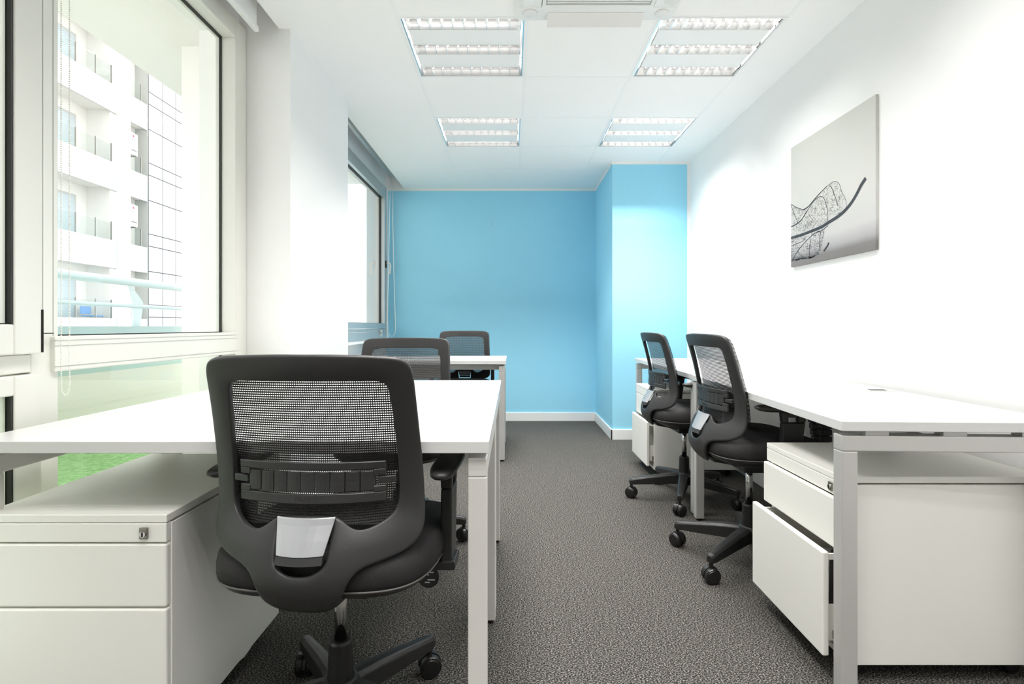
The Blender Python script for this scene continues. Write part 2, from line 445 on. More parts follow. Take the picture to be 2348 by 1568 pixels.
# ------------------------------------------------------------ roller blinds
def bead_chain(bm, pts, r=0.0023, step=0.0056):
    pts = [Vector(p) for p in pts]; d = 0.0; nxt = 0.0
    for a, b in zip(pts, pts[1:]):
        L = (b - a).length
        while nxt <= d + L:
            p = a + (b - a) * ((nxt - d) / L)
            bmesh.ops.create_icosphere(bm, subdivisions=1, radius=r, matrix=Matrix.Translation(p)); nxt += step
        d += L
    return bm
def loop_pts(x, y, zt, zb, w, x2=None):
    x2 = x if x2 is None else x2
    p = [(x, y - w / 2, zt), (x2, y - w / 2, zb + w)]
    for i in range(1, 12):
        a = math.pi * i / 12; p.append((x2, y - w / 2 * math.cos(a), zb + w - w * math.sin(a)))
    return p + [(x2, y + w / 2, zb + w), (x, y + w / 2, zt)]
bl = thing('roller_blind', 'white roller blind pulled up above the large left window, bead chain hanging', 'blind', (0, 0, 0))
part('roller', cyl(N(), (-1.205, 1.35, 2.53), (-1.205, 2.50, 2.53), 0.028), 'blindf', bl, smooth=True)
part('fabric', B(-1.179, -1.177, 1.37, 2.485, 2.365, 2.535), 'blindf', bl)
part('bottom_rail', B(-1.190, -1.168, 1.365, 2.49, 2.343, 2.368), 'ac', bl, bevel=0.004)
bm = N(); box(bm, -1.24, -1.17, 1.335, 1.349, 2.49, 2.60); box(bm, -1.24, -1.17, 2.501, 2.51, 2.49, 2.60)
part('brackets', bm, 'ac', bl, bevel=0.002)
c_ = part('bead_chain', bead_chain(N(), loop_pts(-1.2, 1.4485, 2.55, 0.80, 0.027)), 'bead', bl, smooth=True); c_['kind'] = 'stuff'
bl = thing('roller_blind', 'grey roller blind rolled up above the narrower far window beside blue wall', 'blind', (0, 0, 0))
part('roller', cyl(N(), (-1.20, 3.55, 2.50), (-1.20, 5.36, 2.50), 0.033), 'aframe', bl, smooth=True)
part('cassette', prism(N(), [(-1.165, 2.515), (-1.155, 2.50), (-1.18, 2.462), (-1.186, 2.466)], 'y', 3.55, 5.36), 'aframe', bl)
bm = N(); box(bm, -1.24, -1.16, 3.53, 3.548, 2.455, 2.60); box(bm, -1.24, -1.16, 5.362, 5.375, 2.455, 2.60)
part('brackets', bm, 'ac', bl, bevel=0.002)
part('chain', tube(N(), [(-1.205, 5.34, 2.49), (-1.215, 5.34, 1.9), (-1.225, 5.34, 1.4), (-1.235, 5.34, 1.05), (-1.235, 5.345, 0.95), (-1.222, 5.35, 0.90), (-1.20, 5.355, 0.885), (-1.178, 5.36, 0.89), (-1.162, 5.36, 0.92), (-1.158, 5.36, 0.97), (-1.16, 5.36, 1.05), (-1.175, 5.365, 1.5), (-1.185, 5.365, 2.0), (-1.187, 5.365, 2.49)], 0.0028, 6), 'bead', bl, smooth=True)
part('chain', tube(N(), [(-1.22, 3.99, 2.49), (-1.222, 3.99, 1.6), (-1.222, 3.99, 0.90)], 0.0028, 6), 'bead', bl, smooth=True)

# ------------------------------------------------------------ recessed ceiling lights
def ceiling_light(x, y, label, power=1.0):
    t = thing('ceiling_light', label, 'ceiling light', (x, y, H), 0, 'recessed louvre ceiling lights')
    S = 0.6; e = 0.012
    bm = N()
    box(bm, 0, S, 0, e, -0.004, 0.01); box(bm, 0, S, S - e, S, -0.004, 0.01)
    box(bm, 0, e, e, S - e, -0.004, 0.01); box(bm, S - e, S, e, S - e, -0.004, 0.01)
    box(bm, e, S - e, e, S - e, 0.105, 0.115)
    for a in (0.002, S - 0.008): box(bm, e, S - e, a, a + 0.006, 0.01, 0.105)
    part('housing', bm, 'panelw', t, bevel=0.001, seg=1)
    bm = N()
    box(bm, e, e + 0.006, e, S - e, -0.001, 0.1); box(bm, S - e - 0.006, S - e, e, S - e, -0.001, 0.1)
    part('side_reflectors', bm, 'reflector', t)
    strips = ((0.018, 0.112), (0.254, 0.346), (0.488, 0.582))
    for a, b in ((0.112, 0.254), (0.346, 0.488)):
        part('panel', B(0.03, S - 0.03, a + 0.001, b - 0.001, 0.0, 0.012), 'panelw', t, bevel=0.002)
    for a, b in strips:
        c = (a + b) / 2; hw = (b - a) / 2
        bm = N()                                                # parabolic trough sides
        for s in (-1, 1):
            pts = [(c + s * hw, 0.0), (c + s * (hw - 0.006), 0.02), (c + s * (hw - 0.016), 0.042), (c + s * (hw - 0.03), 0.058)]
            lo = [bm.verts.new((0.026, p[0], p[1])) for p in pts]; hi = [bm.verts.new((S - 0.026, p[0], p[1])) for p in pts]
            for k in range(3): bm.faces.new((lo[k], lo[k + 1], hi[k + 1], hi[k]))
        lv = part('louvre', bm, 'reflector', t, smooth=True)
        bm = N(); nb = 10
        for k in range(nb + 1):
            x = 0.03 + (S - 0.06) * k / nb
            prism(bm, [(x - 0.0008, 0.0), (x + 0.0008, 0.0), (x + 0.004, 0.034), (x - 0.004, 0.034)], 'y', c - hw + 0.003, c + hw - 0.003)
        part('blades', fix(bm), 'reflector', lv)
        part('tube', cyl(N(), (0.03, c, 0.062), (S - 0.03, c, 0.062), 0.011, n=12), 'tube', t, smooth=True)
        ld = bpy.data.lights.new('tube_light', 'AREA'); ld.shape = 'RECTANGLE'; ld.size = S - 0.08; ld.size_y = 0.016
        ld.energy = LAMP_W * power; ld.color = (1.0, 0.972, 0.945)
        lo = bpy.data.objects.new('tube_light', ld); link(lo, t); lo.location = (S / 2, c, 0.049)
    return t
ceiling_light(GX[0], 2.49, 'recessed louvre ceiling light, near left, beside the large window')
ceiling_light(GX[2] + 0.0025, 2.49, 'recessed louvre ceiling light, near right, beside the white cassette air conditioner', 0.7)
ceiling_light(GX[0], 3.69, 'small looking louvre ceiling light further back on the left', 1.6)
ceiling_light(GX[2] + 0.0025, 3.69, 'small looking louvre ceiling light further back on the right', 1.45)
for y, nm in ((1.29, 'just overhead'), (0.09, 'above the camera'), (-1.11, 'behind the camera')):  # extra fixtures out of view, added to light the room
    for x, sd in ((GX[0], 'left'), (GX[2] + 0.0025, 'right')):
        ceiling_light(x, y, 'unseen louvre ceiling light %s on the %s, added to light the room' % (nm, sd), 0.62 if sd == 'right' else 0.95)

# ------------------------------------------------------------ ceiling cassette air conditioner
t = thing('ceiling_air_conditioner', 'white ceiling cassette air conditioner with slatted grille and open flap', 'air conditioner', (0.375, 2.12, H))
bm = N()
o_, i_ = 0.35, 0.245
for b in ((-o_, o_, i_, o_), (-o_, o_, -o_, -i_), (-o_, -i_, -i_, i_), (i_, o_, -i_, i_)): box(bm, b[0], b[1], b[2], b[3], -0.030, 0.004)
box(bm, -i_, i_, -i_, i_, -0.004, 0.004)
part('panel', bm, 'ac', t, bevel=0.006)
bm = N()
for b in ((-i_, i_, i_ - 0.02, i_), (-i_, i_, -i_, -i_ + 0.02), (-i_, -i_ + 0.02, -i_ + 0.02, i_ - 0.02), (i_ - 0.02, i_, -i_ + 0.02, i_ - 0.02)):
    box(bm, b[0] + 0.002, b[1] - 0.002, b[2], b[3], -0.034, -0.006)
gr = part('grille', fix(bm), 'ac', t, bevel=0.003)
bm = N(); k = -0.218
while k < 0.215:
    prism(bm, [(k, -0.034), (k + 0.008, -0.034), (k + 0.004, -0.012), (k - 0.002, -0.012)], 'x', -0.222, 0.222); k += 0.0145
part('grille_slats', fix(bm), 'ac', gr)
for sx, sy in ((0, 1), (0, -1), (1, 0), (-1, 0)):
    if sy:
        bm = prism(N(), [(sy * 0.283, -0.032), (sy * 0.288, -0.028), (sy * 0.352, -0.056), (sy * 0.350, -0.062)], 'x', -0.215, 0.215)
    else:
        bm = prism(N(), [(sx * 0.283, -0.032), (sx * 0.288, -0.028), (sx * 0.330, -0.046), (sx * 0.328, -0.051)], 'y', -0.215, 0.215)
    part('flap', fix(bm), 'ac', t, bevel=0.002)
for sx in (-1, 1):
    for sy in (-1, 1):
        bm = N(); lathe(bm, [(0.001, -0.031), (0.03, -0.034), (0.033, -0.03)], (sx * 0.295, sy * 0.29, 0), n=20)
        part('corner_cap', bm, 'ac', t, smooth=True)

# ------------------------------------------------------------ framed print
t = thing('canvas_print', 'grey canvas print of a curled leaf skeleton on the white wall', 'picture', (XR, 2.27, 1.308))
part('canvas', B(-0.014, 0, 0, 0.69, 0, 0.655), 'canvas', t, bevel=0.002)
def strip(bm, pts, w0, w1=None, x=-0.0146):
    w1 = w0 if w1 is None else w1
    P = [Vector((p[0] - 2.27, p[1] - 1.308)) for p in pts]
    # resample with Catmull-Rom
    Q = []
    for i in range(len(P) - 1):
        a, b, c, d = P[max(i - 1, 0)], P[i], P[i + 1], P[min(i + 2, len(P) - 1)]
        for k in range(4):
            s = k / 4; Q.append(0.5 * ((2 * b) + (c - a) * s + (2 * a - 5 * b + 4 * c - d) * s * s + (-a + 3 * b - 3 * c + d) * s ** 3))
    Q.append(P[-1]); prev = None
    for i, q in enumerate(Q):
        tg = (Q[min(i + 1, len(Q) - 1)] - Q[max(i - 1, 0)])
        if tg.length < 1e-6: continue
        tg.normalize(); n = Vector((-tg.y, tg.x)); ww = w0 + (w1 - w0) * i / (len(Q) - 1)
        q = Vector((min(max(q.x, 0.001), 0.688), max(q.y, 0.001)))
        cur = (bm.verts.new((x, q.x + n.x * ww / 2, q.y + n.y * ww / 2)), bm.verts.new((x, q.x - n.x * ww / 2, q.y - n.y * ww / 2)))
        if prev: bm.faces.new((prev[0], prev[1], cur[1], cur[0]))
        prev = cur
stem = [(2.9558, 1.4691), (2.8431, 1.468), (2.7387, 1.472), (2.6626, 1.4766), (2.5907, 1.4898), (2.5225, 1.5023), (2.4669, 1.5217), (2.4224, 1.5477), (2.3879, 1.5777), (2.3627, 1.6036), (2.3315, 1.6261)]
top = [(2.9558, 1.6549), (2.9046, 1.6268), (2.8311, 1.5964), (2.7841, 1.6033), (2.7276, 1.6279), (2.6732, 1.6485), (2.621, 1.6653), (2.561, 1.6729), (2.5225, 1.6511), (2.5037, 1.6121), (2.476, 1.5714), (2.4669, 1.5357), (2.4806, 1.5218)]
bm = N()
strip(bm, stem, 0.014, 0.018, -0.0150)
strip(bm, top[2:7], 0.007, 0.004); strip(bm, top[:3], 0.0035); strip(bm, top[6:], 0.0022)
strip(bm, [(2.9558, 1.5308), (2.8921, 1.5354), (2.8431, 1.5519), (2.7957, 1.5837)], 0.006)
strip(bm, [(2.7957, 1.5837), (2.7499, 1.6113), (2.6947, 1.6293), (2.6521, 1.6192), (2.6262, 1.5772), (2.6129, 1.5268), (2.6129, 1.4852)], 0.0034)
for l, ww in (([(2.6007, 1.6629), (2.5807, 1.6489), (2.5513, 1.595), (2.532, 1.5502)], .0032), ([(2.9558, 1.6515), (2.9364, 1.6138), (2.9046, 1.5675), (2.8859, 1.5375)], .0035),
              ([(2.7841, 1.5812), (2.7726, 1.5536), (2.7443, 1.5291)], .002), ([(2.9454, 1.345), (2.8797, 1.3926), (2.8074, 1.4269), (2.7276, 1.4546), (2.6626, 1.4585), (2.6108, 1.473)], .0042),
              ([(2.7635, 1.4357), (2.7703, 1.3959), (2.7749, 1.3462)], .004), ([(2.6732, 1.4543), (2.6818, 1.4071), (2.6786, 1.3641)], .004),
              ([(2.9532, 1.4231), (2.9046, 1.429), (2.8431, 1.4325), (2.8016, 1.4546)], .003), ([(2.6469, 1.3536), (2.621, 1.3708), (2.6027, 1.3888)], .011)):
    strip(bm, l, ww)
part('leaf_print', bm, 'ink', t)
bm = N(); rr = random.Random(3)
def interp(L, y):
    for a, b in zip(L, L[1:]):
        if min(a[0], b[0]) <= y <= max(a[0], b[0]): return a[1] + (b[1] - a[1]) * (y - a[0]) / ((b[0] - a[0]) or 1)
    return None
upper = lambda y: interp(top[:11], y)
for _ in range(520):                                            # fine net of veins between stem and edge
    y = rr.uniform(2.50, 2.955); a = interp(stem, y); b = upper(y)
    if a is None or b is None: continue
    z = rr.uniform(a, b); an = rr.choice((rr.gauss(0.45, 0.2), rr.gauss(1.9, 0.25), rr.gauss(2.7, 0.2)))
    l = rr.uniform(0.012, 0.035); pts = [(y, z)]
    for k in range(3):
        an += rr.uniform(-0.5, 0.5); y2 = pts[-1][0] + math.cos(an) * l / 3; z2 = pts[-1][1] + math.sin(an) * l / 3
        bb = upper(y2); aa = interp(stem, y2)
        if bb is None or aa is None or z2 > bb or z2 < aa or y2 > 2.957: break
        pts.append((y2, z2))
    if len(pts) > 1: strip(bm, pts, rr.choice((0.0009, 0.0012, 0.0016)), x=-0.0143)
lower = [(2.957, 1.345), (2.8797, 1.337), (2.8074, 1.3377), (2.7387, 1.3322), (2.6839, 1.3405), (2.65, 1.40), (2.62, 1.46)]
for _ in range(340):
    y = rr.uniform(2.64, 2.955); a = interp(lower, y); b = interp(stem, y)
    if a is None or b is None: continue
    z = rr.uniform(a, b); an = rr.choice((rr.gauss(1.57, 0.3), rr.gauss(0.3, 0.3))); l = rr.uniform(0.012, 0.03)
    strip(bm, [(y, z), (min(2.957, y + math.cos(an) * l), max(a, min(b, z + math.sin(an) * l)))], rr.choice((0.001, 0.0015, 0.002)), x=-0.0143)
for _ in range(200):
    y = rr.uniform(2.66, 2.955); z = (interp(lower, y) or 1.34) + abs(rr.gauss(0, 0.009))
    strip(bm, [(y, z), (min(2.957, y + rr.uniform(0.005, 0.02)), z + rr.uniform(-0.004, 0.004))], 0.0028, x=-0.0144)
part('vein_print', bm, 'inklight', t)

# ------------------------------------------------------------ desks
DZ0, DZ1 = 0.709, 0.735
def frame_loop(bm, axis, a, b, c, zt=0.696, s=0.042):
    """inverted U of square tube: two legs and the bar over them; axis is the bar's direction"""
    for p in (a, b - s):
        if axis == 'x': box(bm, p, p + s, c, c + s, 0.012, zt - s)
        else: box(bm, c, c + s, p, p + s, 0.012, zt - s)
    if axis == 'x': box(bm, a, b, c, c + s, zt - s, zt)
    else: box(bm, c, c + s, a, b, zt - s, zt)
def foot(bm, x, y): lathe(bm, [(0.014, 0.0), (0.015, 0.006), (0.01, 0.013)], (x, y, 0), n=14)
def desk_frame(t, axis, a, b, c, m):
    s = 0.042; zt = 0.696
    def leg(p):
        bm = B(p, p + s, c, c + s, 0.012, zt - s) if axis == 'x' else B(c, c + s, p, p + s, 0.012, zt - s)
        l = part('leg', bm, m, t, bevel=0.003)
        part('foot', (foot_bm(p + s / 2, c + s / 2) if axis == 'x' else foot_bm(c + s / 2, p + s / 2)), 'rubber', l)
    leg(a); leg(b - s)
    bm = B(a, b, c, c + s, zt - s, zt) if axis == 'x' else B(c, c + s, a, b, zt - s, zt)
    part('crossbar', bm, m, t, bevel=0.003)
    bm = N()
    for f in (0.16, 0.5, 0.84):
        p = a + (b - a) * f
        if axis == 'x': box(bm, p - 0.03, p + 0.03, c + 0.004, c + s - 0.004, zt, DZ0)
        else: box(bm, c + 0.004, c + s - 0.004, p - 0.03, p + 0.03, zt, DZ0)
    part('spacers', bm, m, t)
def foot_bm(x, y):
    bm = N(); foot(bm, x, y); return bm
def grommet(t, x, y, rz=0):
    bm = N(); box(bm, -0.06, 0.06, -0.035, 0.035, DZ1 - 0.001, DZ1 + 0.0025)
    g_ = part('cable_port', bm, 'leg', t, bevel=0.002, loc=(x, y, 0))
    part('port_slot', B(-0.03, 0.03, -0.012, 0.012, DZ1 + 0.002, DZ1 + 0.0035), 'dark', g_)

# double bench in front on the left
t = thing('office_desk', 'long white desk at the front left by the window, pale silver legs', 'desk', (-0.625, 1.835, 0))
X0, X1 = -0.575, 0.575
part('desktop', B(X0, X1, -0.665, -0.001, DZ0, DZ1), 'desk', t, bevel=0.0015)
part('desktop', B(X0, X1, 0.001, 0.665, DZ0, DZ1), 'desk', t, bevel=0.0015)
desk_frame(t, 'y', -0.652, -0.012, 0.528, 'legw')
desk_frame(t, 'y', 0.012, 0.652, 0.528, 'legw')
desk_frame(t, 'y', -0.652, -0.012, -0.570, 'legw')
desk_frame(t, 'y', 0.012, 0.652, -0.570, 'legw')
bm = N(); box(bm, -0.528, 0.528, -0.34, -0.30, 0.66, 0.696); box(bm, -0.528, 0.528, 0.30, 0.34, 0.66, 0.696)
part('beams', bm, 'legw', t)
# desk near the far wall on the left
t = thing('office_desk', 'white desk with silver legs before the blue wall on the left', 'desk', (-0.62, 4.24, 0))
part('desktop', B(X0, X1, -0.33, 0.33, DZ0, DZ1), 'desk', t, bevel=0.0015)
desk_frame(t, 'y', -0.318, 0.318, 0.525, 'leg')
desk_frame(t, 'y', -0.318, 0.318, -0.567, 'leg')
part('beam', B(-0.525, 0.525, -0.2, -0.16, 0.66, 0.696), 'leg', t)
part('cable_tray', prism(N(), [(-0.12, 0.70), (-0.10, 0.70), (-0.10, 0.60), (0.0, 0.60), (0.0, 0.70), (0.015, 0.70), (0.015, 0.585), (-0.12, 0.585)], 'x', -0.5, 0.09), 'legw', t)
# right-hand desks
def right_desk(label, x0, y0, x1, y1, d, gr):
    a = math.atan2(x1 - x0, y1 - y0); L = math.hypot(x1 - x0, y1 - y0)
    t = thing('office_desk', label, 'desk', (x0, y0, 0), -a)
    part('desktop', B(0, d, 0, L, DZ0, DZ1), 'desk', t, bevel=0.0015)
    desk_frame(t, 'x', 0.004, d - 0.01, 0.008, 'leg')
    desk_frame(t, 'x', 0.004, d - 0.01, L - 0.05, 'leg')
    part('beam', B(0.2, 0.24, 0.05, L - 0.05, 0.66, 0.696), 'leg', t)
    part('cable_tray', prism(N(), [(d - 0.20, 0.70), (d - 0.19, 0.70), (d - 0.19, 0.60), (d - 0.06, 0.60), (d - 0.06, 0.70), (d - 0.05, 0.70), (d - 0.05, 0.59), (d - 0.20, 0.59)], 'y', 0.62, L - 0.06), 'desk', t)
    for g_ in gr: grommet(t, *g_)
    return t
right_desk('long white desk along the right wall, near one, silver frame in front', 0.868, 1.418, 0.928, 2.775, 0.60, [(0.52, 0.70)])
right_desk('white desk along the right wall, far one next to the blue column', 0.935, 2.79, 0.968, 4.24, 0.55, [(0.47, 0.85)])

# ------------------------------------------------------------ drawer pedestals
def pedestal(label, loc, rz, W, o1=0.0, o2=0.0, m='ped'):
    """front faces local -Y; x 0..W, depth D; o1, o2 = how far the two drawers stand open"""
    t = thing('drawer_pedestal', label, 'drawer unit', loc, rz, 'white drawer pedestals')
    D = 0.57; z0 = 0.052; k = 0.018; s = 0.016
    bm = N()
    box(bm, 0, s, k, D, z0, 0.548); box(bm, W - s, W, k, D, z0, 0.548)
    box(bm, s, W - s, D - s, D, z0, 0.548); box(bm, s, W - s, k, D - s, z0, z0 + s); box(bm, s, W - s, k + 0.002, D - s, 0.515, 0.53)
    part('body', bm, m, t, bevel=0.001, seg=1)
    part('top', B(0, W, 0.0, D, 0.553, 0.571), m, t, bevel=0.002)
    f = part('pencil_drawer', B(0.001, W - 0.001, 0.0, k, 0.510, 0.5515), m, t, bevel=0.0015)
    lk = part('lock', B(W - 0.058, W - 0.040, -0.005, 0.001, 0.519, 0.543), 'nickel', f, bevel=0.001)
    bm = cyl(N(), (W - 0.049, -0.008, 0.530), (W - 0.049, -0.004, 0.530), 0.0065); box(bm, W - 0.050, W - 0.048, -0.0085, -0.0078, 0.526, 0.534)
    part('keyhole', B(W - 0.0502, W - 0.0478, -0.0092, -0.0079, 0.525, 0.535), 'dark', lk)
    part('lock_barrel', bm, 'chrome', lk)
    for nm, a, b, op in (('drawer', 0.367, 0.506, o1), ('file_drawer', 0.076, 0.363, o2)):
        bm = N()
        box(bm, 0.001, W - 0.001, -op, k - op, a, b)
        fr = part(nm, bm, m, t, bevel=0.004)
        bm = N(); hh = (b - a)
        zb = a + (0.028 if nm == 'drawer' else 0.03); zt = zb + min(0.10, hh * 0.6)
        for xx in (0.024, W - 0.030): box(bm, xx, xx + 0.006, k - op, D - 0.05 - op, zb, zt)
        box(bm, 0.03, W - 0.03, k - op, D - 0.05 - op, zb, zb + 0.004); box(bm, 0.03, W - 0.03, D - 0.056 - op, D - 0.05 - op, zb, zt)
        if nm == 'file_drawer':
            for xx in (0.022, W - 0.030): box(bm, xx, xx + 0.008, k - op, D - 0.05 - op, b - 0.030, b - 0.014)
        part('drawer_box', bm, m, fr)
        if nm == 'file_drawer' and op > 0.02:
            part('latch', B(W - 0.024, W - 0.020, k - op + 0.022, k - op + 0.045, zb + 0.006, zb + 0.03), 'nickel', fr, bevel=0.002)
    for x, y in ((0.05, 0.07), (W - 0.05, 0.07), (0.05, D - 0.06), (W - 0.05, D - 0.06)):
        bm = N(); lathe(bm, [(0.018, -0.010), (0.0225, -0.007), (0.0225, 0.007), (0.018, 0.010)], (x, y, 0.0225), 'x', 16)
        cs = part('caster', fix(bm), 'rubber', t)
        part('caster_mount', B(x - 0.014, x + 0.014, y - 0.014, y + 0.014, 0.043, 0.052), 'nickel', cs)
    return t
pedestal('white drawer pedestal at the bottom left under the front desk', (-1.176, 1.185, 0), 0, 0.417)
pedestal('large near white drawer pedestal at the right with bottom drawer pulled open', (0.908, 1.922, 0), R(-90), 0.438, 0.012, 0.052)
pedestal('far white drawer pedestal behind the black chairs, next to blue column', (0.905, 3.93, 0), R(-90), 0.43, 0.0, 0.03)

# black desk telephone lying in the open file drawer
t = thing('desk_phone', 'black desk phone with round glossy buttons inside the open drawer', 'telephone', (1.04, 1.545, 0.112))
part('body', prism(N(), [(-0.11, 0.0), (0.11, 0.0), (0.10, 0.215), (-0.10, 0.215)], 'y', 0.0, 0.05), 'blackp', t, bevel=0.006)
bm = N()
for i in range(5):
    for j in range(4):
        lathe(bm, [(0.006, 0.0), (0.0058, -0.004), (0.003, -0.0062)], (-0.085 + i * 0.024 + (j % 2) * 0.006, 0.0, 0.03 + j * 0.02), 'y', 12)
part('buttons_', fix(bm), 'keys', t, smooth=True)

# ------------------------------------------------------------ office chairs
PROF = [(0.95, -0.222), (0.93, -0.214), (0.90, -0.204), (0.85, -0.193), (0.80, -0.184), (0.75, -0.177), (0.70, -0.172), (0.66, -0.172), (0.62, -0.177), (0.59, -0.187), (0.56, -0.203), (0.52, -0.222), (0.48, -0.232), (0.44, -0.222), (0.41, -0.195), (0.39, -0.160)]
SIDE = [(0.95, 0.02), (0.85, 0.032), (0.75, 0.043), (0.65, 0.058), (0.58, 0.075), (0.52, 0.085), (0.46, 0.05), (0.39, 0.0)]
def lin(T, z):
    if z >= T[0][0]: return T[0][1]
    for a, b in zip(T, T[1:]):
        if b[0] <= z <= a[0]:
            s = (a[0] - z) / (a[0] - b[0]); return a[1] + (b[1] - a[1]) * s
    return T[-1][1]
def surf(x, z, off=0.0):
    y = (lin(PROF, z + 0.012) + 2 * lin(PROF, z) + lin(PROF, z - 0.012)) / 4
    return Vector((x, y + lin(SIDE, z) * (abs(x) / 0.22) ** 2 + off, z))
IO = [((0, .879), (0, .929)), ((.045, .8795), (.045, .9295)), ((.09, .879), (.095, .9285)), ((.128, .878), (.150, .9265)), ((.150, .8755), (.188, .924)), ((.161, .869), (.208, .915)),
      ((.165, .857), (.215, .893)), ((.168, .83), (.216, .85)), ((.171, .79), (.218, .80)), ((.173, .75), (.220, .75)), ((.175, .71), (.222, .70)), ((.176, .67), (.223, .645)),
      ((.176, .635), (.225, .60)), ((.174, .610), (.226, .568)), ((.166, .594), (.222, .547)), ((.150, .582), (.211, .531)), ((.128, .572), (.192, .519)), ((.106, .568), (.160, .511)),
      ((.090, .573), (.125, .505)), ((.077, .583), (.103, .494)), ((.067, .592), (.089, .470)), ((.056, .597), (.077, .435)), ((.028, .598), (.045, .404)), ((0, .598), (0, .402))]
TS = [0, .07, .2, .32, .42, .52, .68, .84, 1]
def back_frame_bm():
    bm = N(); ring = IO + [((-a[0], a[1]), (-b[0], b[1])) for a, b in IO[-2:0:-1]]
    V = []
    for a, b in ring:
        row = []
        for tt in TS:
            x = a[0] + (b[0] - a[0]) * tt; z = a[1] + (b[1] - a[1]) * tt
            if abs(a[0]) < 0.058 and z < 0.65: x = a[0] * (1 - 0.22 * tt) if tt < 0.75 else x
            lip = -0.004 * math.sin(math.pi * tt)
            row.append(bm.verts.new(surf(x, z, lip)))
        V.append(row)
    n = len(ring)
    for i in range(n):
        j = (i + 1) % n
        hole = (abs(ring[i][0][0]) < 0.058 and abs(ring[j][0][0]) < 0.058 and ring[i][0][1] < 0.65)
        for k in range(len(TS) - 1):
            if hole and 1 <= k <= 4: continue
            bm.faces.new((V[i][k], V[i][k + 1], V[j][k + 1], V[j][k]))
    return fix(bm)
def mesh_bm():
    bm = N(); ring = IO + [((-a[0], a[1]), (-b[0], b[1])) for a, b in IO[-2:0:-1]]
    c = (0, 0.735); rows = []
    S = [0.02, .15, .3, .45, .6, .75, .88, 1.0]
    for a, b in ring:
        e = (a[0] + (b[0] - a[0]) * .86, max(a[1] + (b[1] - a[1]) * .86, min(a[1], .575)))
        rows.append([bm.verts.new(surf(c[0] + (e[0] - c[0]) * s, c[1] + (e[1] - c[1]) * s, 0.0155)) for s in S])
    n = len(ring)
    for i in range(n):
        j = (i + 1) % n
        for k in range(len(S) - 1): bm.faces.new((rows[i][k], rows[i][k + 1], rows[j][k + 1], rows[j][k]))
    bm.faces.new([r[0] for r in rows]); bmesh.ops.triangulate(bm, faces=[f for f in bm.faces if len(f.verts) > 4])
    return fix(bm)
def patch(bm, x0, x1, z0, z1, off, th, nx=6, nz=2, xt=None, bow=0.0):
    """curved slab following the backrest; xt = half-taper (x scale at top)"""
    G = []
    for s in (0, 1):
        g_ = []
        for j in range(nz + 1):
            z = z0 + (z1 - z0) * j / nz; q = 1.0 if xt is None else 1 + (xt - 1) * j / nz
            row = []
            for i in range(nx + 1):
                x = x0 + (x1 - x0) * i / nx
                u = (i / nx * 2 - 1)
                row.append(bm.verts.new(surf(x * q, z, off - (th if s == 0 else 0) - bow * (1 - u * u))))
            g_.append(row)
        G.append(g_)
    for j in range(nz):
        for i in range(nx):
            a = G[0]; bm.faces.new((a[j][i], a[j][i + 1], a[j + 1][i + 1], a[j + 1][i]))
            a = G[1]; bm.faces.new((a[j][i], a[j + 1][i], a[j + 1][i + 1], a[j][i + 1]))
    for i in range(nx):
        bm.faces.new((G[0][0][i], G[1][0][i], G[1][0][i + 1], G[0][0][i + 1])); bm.faces.new((G[0][nz][i], G[0][nz][i + 1], G[1][nz][i + 1], G[1][nz][i]))
    for j in range(nz):
        bm.faces.new((G[0][j][0], G[0][j + 1][0], G[1][j + 1][0], G[1][j][0])); bm.faces.new((G[0][j][nx], G[1][j][nx], G[1][j + 1][nx], G[0][j + 1][nx]))
    return bm
def superring(bm, hw, y0, y1, z, n=48, p=4.0, sag=0.0):
    cy, hy = (y0 + y1) / 2, (y1 - y0) / 2; r = []
    for i in range(n):
        a = 2 * math.pi * i / n; c_, s_ = math.cos(a), math.sin(a)
        x = hw * math.copysign(abs(c_) ** (2 / p), c_); y = cy + hy * math.copysign(abs(s_) ** (2 / p), s_)
        w_ = 1 - 0.06 * max(0, (cy - y) / hy) if hy else 1
        r.append(bm.verts.new((x * w_, y, z - sag * max(0, (y - cy) / hy) ** 3)))
    return r
def loft(bm, rings):
    for a, b in zip(rings, rings[1:]):
        n = len(a)
        for i in range(n):
            j = (i + 1) % n; bm.faces.new((a[i], a[j], b[j], b[i]))
    bm.faces.new(rings[0][::-1]); bm.faces.new(rings[-1]); return bm
